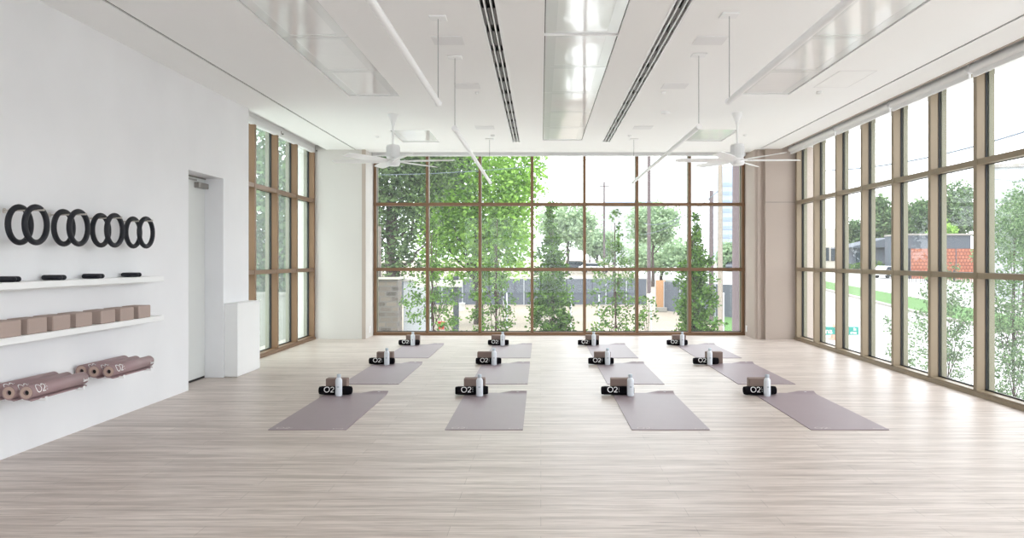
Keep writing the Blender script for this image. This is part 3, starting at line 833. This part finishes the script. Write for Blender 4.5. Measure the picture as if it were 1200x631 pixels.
for i,(px,py,rx,rz,Y,lm,lab) in enumerate(far):
    c=at(px,py,Y); s_=Y/950; a=rx*s_; b=rz*s_
    bl=[(c[0],Y,c[2],a,a,b),(c[0]-a*.4,Y,c[2]-b*.3,a*.6,a*.6,b*.6),(c[0]+a*.45,Y,c[2]-b*.2,a*.6,a*.6,b*.65)]
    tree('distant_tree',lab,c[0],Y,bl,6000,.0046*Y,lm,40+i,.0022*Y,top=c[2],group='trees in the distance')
# close sparse trees outside the right window
def right_tree(px,ytop,ybot,hw,Y,n,seed,label):
    c=(px-633.8)/950*Y; blobs=[]
    for i in range(7):
        u=i/6; py=ytop+(ybot-ytop)*u; w_=hw*Y/950*(.45+.55*math.sin(PI*min(1,.15+u*.8)))
        blobs.append((c,Y,1.33-(py-305)/950*Y,w_,w_*.9,.38))
    tree('street_tree',label,c,Y,blobs,n*3,.062,'leaf_mid',seed,.028,top=1.33-(ytop+12-305)/950*Y,group='sparse trees outside the right window',br=22)
right_tree(1186,262,500,44,15,3400,61,'sparse tree close outside the right window at the picture edge')
right_tree(1108,330,480,40,16,1900,62,'lower sparse tree close outside the right window, left of the taller one')
right_tree(1053,372,460,20,18,420,63,'small sparse sapling outside the right window behind the mullions')
# trees beyond the left window
tree('garden_tree','green tree seen through the left side window',-8.2,25,[(-8.6,25,3.2,2.4,2,2.6),(-7.2,25,1.6,1.6,1.6,2.2),(-9.2,25,.2,1.9,1.5,2.2),(-7.8,25,-1.0,1.6,1.5,1.4)],12000,.24,'leaf_mid',71,.15,top=3,br=8)
struct(slab('planting_bed',[(-12,16),(-6,16),(-6,30),(-12,30)],.05,'grass'))

Y=22; t=thing('garden_wall','low pale wall outside the left side window','wall',(-7.6,Y,GZ(Y)+.05))
MB().box(-2.6,2.2,0,.25,0,3.0).build('wall',M['kerb'],t); MB().box(-2.65,2.25,-.04,.29,3.0,3.08).build('coping',M['kerb'],t)

def pole(px,ytop,Y,r,mt,label,cross=None,name='utility_pole'):
    x=(px-633.8)/950*Y; zt=1.33+(305-ytop)/950*Y; g=GZ(Y)
    t=thing(name,label,'pole',(x,Y,g),0,'poles outside')
    MB().tube([(0,0,0),(0,0,(zt-g)*.5),(0,0,zt-g)],[r,r*.9,r*.8],12).build('shaft',M[mt],t)
    if cross:
        MB().box(-cross,cross,-.06,.06,zt-g-.7,zt-g-.55).build('crossarm',M[mt],t)
        for q in (-.9,-.45,.45,.9): MB().lathe([(.05,0),(.06,.1),(.03,.2)],8,(q*cross,0,zt-g-.55)).build('insulator',M['galv'],t)
    return t
pole(708,213,110,.16,'pole','thin distant pole with a crossarm rising above the airy tree',.65)
pole(691,246,120,.12,'pole','short thin distant pole left of the airy tree')
pole(760.5,170,70,.17,'pole','tall distant pole above the pale round trees')
pole(833.5,224,45,.14,'pole','brown wooden pole, leftmost of the three at the right end of the back window',.0)
pole(844,150,36,.12,'pole2','pale wooden pole, middle of the three at the right end of the back window')
pole(863,120,26,.15,'pole','thick weathered pole right beside the right end of the back window')
def cable(pts,r,label):
    P_=[]
    a,b,sag=pts
    for i in range(25):
        u=i/24; P_.append((a[0]+(b[0]-a[0])*u,a[1]+(b[1]-a[1])*u,a[2]+(b[2]-a[2])*u-sag*4*u*(1-u)))
    o=MB().tube(P_,r,6).build('overhead_cable',M['cable']); tag(o,label,'cable','overhead cables')
cable((at(380,205,33),at(844,160,36),.5),.012,'overhead cable crossing the top row of the back window')
cable((at(755,262,60),at(844,222,36),.6),.02,'overhead cable slanting up to the pale wooden pole')
cable((at(755,275,60),at(833.5,232,45),.4),.02,'lower overhead cable slanting to the brown pole')
cable((at(934,200,33),at(1300,120,20),.5),.03,'thick overhead cable rising across the top row of the right window')
cable((at(934,222,34),at(1300,150,20),.5),.010,'thin overhead cable below the thick one across the right window')
cable((at(1100,200,34),at(1300,212,24),.2),.010,'thin overhead cable crossing the pale building at far right')

# fence around the lot
def fence():
    Y=57; t=thing('site_fence','long blue grey screened fence across the sandy lot','fence',(0,Y,GZ(Y)))
    x0,x1=at(470,0,Y)[0],at(758,0,Y)[0]; n=12; h=1.9
    for i in range(n):
        a=x0+(x1-x0)*i/n; b=x0+(x1-x0)*(i+1)/n
        MB().box(a+.03,b-.03,-.02,.02,.05,h-.05).build('screen_panel',M['fence'],t)
        MB().tube([(a,-.03,0),(a,-.03,h+.05)],.035,8).build('post',M['galv'],t)
    MB().tube([(x0,-.03,h),(x1,-.03,h)],.025,8).build('top_rail',M['galv'],t)
fence()
def fence2():
    Y=52; t=thing('site_fence','blue grey screened fence wing right of the orange gate','fence',(0,Y,GZ(Y)))
    x0=at(778,0,Y)[0]; h=1.9
    for i in range(4):
        a=x0+i*.75; y=-i*1.6
        MB().prism([(a,y-.02),(a+.72,y-1.55),(a+.75,y-1.55),(a+.03,y-.0)],'Z',.05,h).build('screen_panel',M['fence'],t)
        MB().tube([(a,y-.05,0),(a,y-.05,h+.05)],.035,8).build('post',M['galv'],t)
fence2()
Y=52; g=thing('gate_panel','narrow orange brown gate panel in the fence','gate',(at(774,0,Y)[0],Y,GZ(Y)))
MB().rbox(-.30,.30,-.03,.03,.05,2.0,.01).build('gate_board',M['orange'],g); MB().box(-.34,-.30,-.04,.04,0,2.05).build('gate_post',M['galv'],g)
MB().rbox(-.35,.35,-.5,-.2,0,.28,.02).build('concrete_foot',M['kerb'],g)
# foreground chain fence posts
for i,px in enumerate((528,594,669,702,763,848)):
    Y=27; x=at(px,0,Y)[0]; t=thing('fence_post','thin galvanised post standing on the lot, %s from the left'%['first','second','third','fourth','fifth','sixth'][i],'post',(x,Y,GZ(Y)),0,'thin galvanised posts on the lot')
    h=1.33-(345-305)/950*Y-GZ(Y) if i else 1.0
    MB().tube([(0,0,0),(0,0,h)],.025,8).build('shaft',M['galv'],t); MB().lathe([(.035,0),(.03,.04),(.01,.06)],8,(0,0,h-.01)).build('cap',M['galv'],t)
# post with white beam
Y=29; t=thing('canopy_frame','dark post carrying a white beam at the left of the lot','canopy',(at(535,0,Y)[0],Y,GZ(Y)))
zb=1.33-(328-305)/950*Y-GZ(Y)
MB().box(-.11,.08,-.1,.1,0,zb+.12).build('post',M['iron'],t); MB().rbox(-1.5,.2,-.2,.2,zb-.25,zb-.02,.02).build('beam',M['cream'],t)
# stone building and white wall, left
Y=30; t=thing('stone_building','weathered stone block building behind the large tree at lower left','building',(at(452,0,Y)[0],Y,GZ(Y)))
zt=1.33-(325-305)/950*Y-GZ(Y)
MB().box(-2.2,.45,0,.9,0,zt).build('stone_wall',M['stone'],t)
zt2=1.33+(305-265)/950*Y-GZ(Y)
MB().box(-2.2,-.3,.1,.7,zt,zt2).build('upper_wall',M['stone'],t)
MB().box(-2.3,.5,-.1,1.0,zt-.08,zt).build('ledge',M['cream'],t)
Y=31; t=thing('white_shed','plain white shed wall between the stone building and the sparse tree','building',(at(482,0,Y)[0],Y,GZ(Y)))
zt=1.33-(330-305)/950*Y-GZ(Y)
MB().box(-.30,.6,0,1.5,0,zt).build('wall',M['bigwhite'],t); MB().box(-.33,.65,-.06,1.55,zt,zt+.06).build('roof_edge',M['kerb'],t)
# small things on the lot
for i,(px,py,mt,s_,lab,nmn) in enumerate(((541,364,'carw',.22,'white bucket standing on the sandy lot','bucket'),(504,386,'carw',.18,'white bucket beside the red one at the foot of the sparse tree','bucket'),(517,386,'red',.18,'red bucket at the foot of the leftmost sparse tree','bucket'))):
    Y=ground_y(py); o=thing(nmn,lab,'bucket',(at(px,0,Y)[0],Y,GZ(Y)),0,'buckets on the lot')
    MB().lathe([(s_*.75,0),(s_,s_*2),(s_*1.06,s_*2),(s_*1.06,s_*2.1)],16).build('body',M[mt],o)
    MB().lathe([(s_*1.08,s_*2.08),(s_*1.08,s_*2.2),(s_*.9,s_*2.24)],16).build('lid',M[mt],o)
# cars
def make_car(body,name='car'):
    t=thing(name,'','car',(0,0,0),0,'parked cars in the distance')
    b=MB(); b.prism([(-2.2,.35),(2.2,.35),(2.25,.75),(1.5,.9),(-2.1,.98),(-2.25,.7)],'Y',-.85,.85); b.prism([(-1.9,.95),(1.1,.92),(.45,1.42),(-1.4,1.45)],'Y',-.72,.72)
    b.build('body',M[body],t)
    gl=MB()
    for y in (-.735,.715): gl.prism([(-1.65,.98),(.85,.96),(.38,1.34),(-1.3,1.36)],'Y',y,y+.02)
    gl.build('side_windows',M['carglass'],t)
    for x in (-1.4,1.4):
        for y in (-.75,.75): MB().tube([(x,y-.1,.32),(x,y+.1,.32)],.32,16).build('wheel',M['tyre'],t)
    return t
ca,cb=make_car('carw'),make_car('card')
for (px,Y,k,rz,lab) in ((650,128,ca,0,'white car parked behind the fence right of the dense middle tree'),(677,122,cb,.1,'dark car parked behind the fence beside the white one'),
      (600,125,ca,0,'white car behind the fence left of the dense middle tree'),(697,112,ca,0,'white car parked behind the fence at the airy tree'),(860,120,cb,1.2,'dark car on the far street below the blue tower'),(847,135,cb,1.3,'farther dark car on the far street beside the wooden poles'),
      (1043,98,ca,.5,'white car parked in front of the dark pavilion')):
    o=use(k); o.location=(at(px,0,Y)[0],Y,GZ(Y)+.05); o.rotation_euler=(0,0,rz); o['label']=lab
# dark low vehicle body behind fence
# buildings
def tower():
    Y=300; c=at(857,0,Y); t=thing('office_tower','pale blue banded office tower rising behind the wooden poles','building',(c[0],Y,0))
    zt=1.33+(305-203)/950*Y
    MB().box(-5,9,0,14,0,zt).build('core',M['tower'],t)
    z_=3
    while z_<zt-2: MB().box(-5.1,9.1,-.15,14.1,z_,z_+1.3).build('window_band',M['towerband'],t); z_+=3.2
    MB().box(-2,5,3,10,zt,zt+3).build('roof_plant',M['tower'],t)
tower()
Y=170; t=thing('apartment_block','faint pale block far behind the airy tree','building',(at(737,0,Y)[0],Y,0))
MB().box(-5,6,0,8,0,1.33+(305-238)/950*Y).build('wall',M['bigwhite'],t); MB().box(-5.3,6.3,-.3,8,1.33+(305-238)/950*Y,1.33+(305-236)/950*Y).build('roof',M['tower'],t)
# right hand side
Y=62; x=at(1158,0,Y)[0]; t=thing('warehouse','huge plain pale grey building at the far right','building',(x,Y,GZ(Y)))
zt=1.33+(305-197)/950*Y-GZ(Y)
MB().prism([(0,0),(22,-9),(26,10),(14,20)],'Z',0,zt).build('wall',M['bigwhite'],t)
MB().prism([(-.15,-.1),(22,-9.15),(22,-8.8),(-.1,.2)],'Z',zt,zt+.25).build('parapet',M['kerb'],t)
Y=135; t=thing('cream_building','low cream shopfront with dark windows at the end of the road','building',(at(975,0,Y)[0],Y,0))
MB().box(-3.5,2.5,0,8,-.2,1.33+(305-268)/950*Y).build('wall',M['cream'],t)
for q in (-3,-1.6,-.2,1.2): MB().box(q,q+1.1,-.1,.05,1.2,3.4).build('shop_window',M['carglass'],t)
Y=120; c=at(1030,0,Y)[0]; t=thing('pavilion','dark slate pavilion with a low pitched roof across the road','building',(c,Y,0))
MB().box(-4,5.5,0,6,-.4,3.1).build('wall',M['slate'],t)
MB().prism([(-5.2,3.1),(1.0,3.2),(5.8,3.1),(4.5,4.6),(1.5,4.7)],'Y',-1,6.5).build('roof',M['slate'],t)
MB().box(-3.4,-.6,-.1,.1,.2,2.4).build('glass_front',M['carglass'],t)
MB().box(3,4.5,-.1,.1,-.3,2.2).build('entrance',M['cream'],t)
Y=105; c=at(1098,0,Y)[0]; t=thing('slate_building','long low slate grey building behind the terracotta wall','building',(c,Y,0))
MB().box(-4.2,4.4,0,6,-.6,1.33+(305-276)/950*Y).build('wall',M['slate'],t)
MB().box(-4.3,4.5,-.2,6,1.33+(305-276)/950*Y,1.33+(305-274)/950*Y).build('roof_edge',M['kerb'],t)
Y=96; c=at(1105,0,Y)[0]; t=thing('terracotta_wall','terracotta block screen wall across the road','wall',(c,Y,GZ(Y)))
zt=1.33+(305-291.5)/950*Y-GZ(Y)
MB().box(-3.9,4.2,0,.4,0,zt).build('block_screen',M['terra'],t)
for q in (-3.9,-1.2,1.5,4.1): MB().box(q,q+.08,-.05,.45,0,zt+.04).build('joint_post',M['slate'],t)
Y=88; c=at(1103,0,Y)[0]; t=thing('iron_fence','black iron railing in front of the terracotta wall','fence',(c,Y,GZ(Y)))
fm_=MB()
for i in range(36): fm_.box(-4.2+i*.24,-4.16+i*.24,-.02,.02,0,1.15)
fm_.build('bars',M['iron'],t); MB().box(-4.3,4.5,-.03,.03,1.0,1.08).build('rail',M['iron'],t)
for q in (-4.2,-1.4,1.4,4.2): MB().box(q-.07,q+.07,-.07,.07,0,1.35).build('post',M['iron'],t)
Y=140; c=at(1076,0,Y)[0]; t=thing('house_roof','pale pitched roofed house behind the trees across the road','building',(c,Y,0))
zt=1.33+(305-250)/950*Y
MB().box(-3,3,0,6,0,zt).build('wall',M['bigwhite'],t); MB().prism([(-3.4,zt),(3.4,zt),(.8,zt+2.2)],'Y',-.4,6).build('roof',M['kerb'],t)
# hedge
t=tag(leaf_cloud([(at(1015,0,112)[0],112,.3,2.6,1,.9)],900,.35,random.Random(5)).build('low_hedge',M['leaf_dark']),'low hedge in front of the dark pavilion','hedge')
# street sign
def text_mesh(body,size,name,mt,parent,loc,rot,ext=.003):
    cu=bpy.data.curves.new(name,'FONT'); cu.body=body; cu.size=size; cu.extrude=ext
    tmp=bpy.data.objects.new(name,cu); col.objects.link(tmp)
    dg=bpy.context.evaluated_depsgraph_get(); me=bpy.data.meshes.new_from_object(tmp.evaluated_get(dg))
    bpy.data.objects.remove(tmp); me.materials.clear(); me.materials.append(M[mt])
    o=bpy.data.objects.new(name,me); col.objects.link(o); o.parent=parent; o.location=loc; o.rotation_euler=rot; return o
Y=20; s_=950/Y; c=at(988,388,Y); g=GZ(Y)
t=thing('street_sign','green street name sign on a post by the road outside the right window','street sign',(c[0],Y,g))
zc=c[2]-g
MB().tube([(0,.03,0),(0,.03,zc+.42)],.025,10).build('post',M['galv'],t)
bl=MB().rbox(-.66,.38,-.006,.006,zc-.10,zc+.10,.004).build('sign_blade',M['green'],t)
text_mesh('na W',.19,'lettering','ink',bl,(-.44,-.008,zc-.065),(PI/2,0,0))
text_mesh('St',.09,'lettering','ink',bl,(.25,-.008,zc+.01),(PI/2,0,0))
text_mesh('4700',.08,'lettering','ink',bl,(.17,-.008,zc-.08),(PI/2,0,0))
MB().rbox(-.006,.006,-.5,.42,zc+.14,zc+.32,.004).build('cross_blade',M['green'],t).rotation_euler=(0,0,math.radians(-38))
t=thing('traffic_cone','faded orange traffic cone on the road behind the street sign','traffic cone',(at(977,0,37)[0],37,GZ(37)+.03))
MB().lathe([(.16,.03),(.03,.72),(.02,.74)],20).build('cone_body',M['cone'],t); MB().rbox(-.22,.22,-.22,.22,0,.035,.01).build('base',M['cone'],t)

# ------------------------------------------------------------------ world, camera, colour
wd=bpy.data.worlds.new('sky'); bpy.context.scene.world=wd; wd.use_nodes=True; nt=wd.node_tree
bg=nt.nodes['Background']; tc=nt.nodes.new('ShaderNodeTexCoord'); sp=nt.nodes.new('ShaderNodeSeparateXYZ'); rp_=nt.nodes.new('ShaderNodeValToRGB')
nt.links.new(tc.outputs['Generated'],sp.inputs[0]); nt.links.new(sp.outputs[2],rp_.inputs[0]); nt.links.new(rp_.outputs[0],bg.inputs[0])
rp_.color_ramp.elements[0].color=(.89,.93,.97,1); rp_.color_ramp.elements[1].color=(.94,.97,1,1)
bg.inputs[1].default_value=2.6
sun=bpy.data.lights.new('sun','SUN'); sun.energy=1.6; sun.angle=math.radians(50); so=bpy.data.objects.new('sun',sun); col.objects.link(so)
so.rotation_euler=(math.radians(28),math.radians(-22),0); so.location=(0,0,20)

cam=bpy.data.cameras.new('camera'); co=bpy.data.objects.new('camera',cam); col.objects.link(co)
co.location=(0,0,1.33); co.rotation_euler=(PI/2,0,0); cam.lens=950/1200*36; cam.sensor_width=36; cam.sensor_fit='HORIZONTAL'
cam.shift_x=(600-633.8)/1200; cam.shift_y=(305-315.5)/1200; cam.clip_end=2000; cam.clip_start=.05
sc=bpy.context.scene; sc.camera=co
sc.view_settings.view_transform='Standard'; sc.view_settings.look='None'; sc.view_settings.gamma=1; sc.view_settings.use_curve_mapping=False
sc.view_settings.exposure=.84
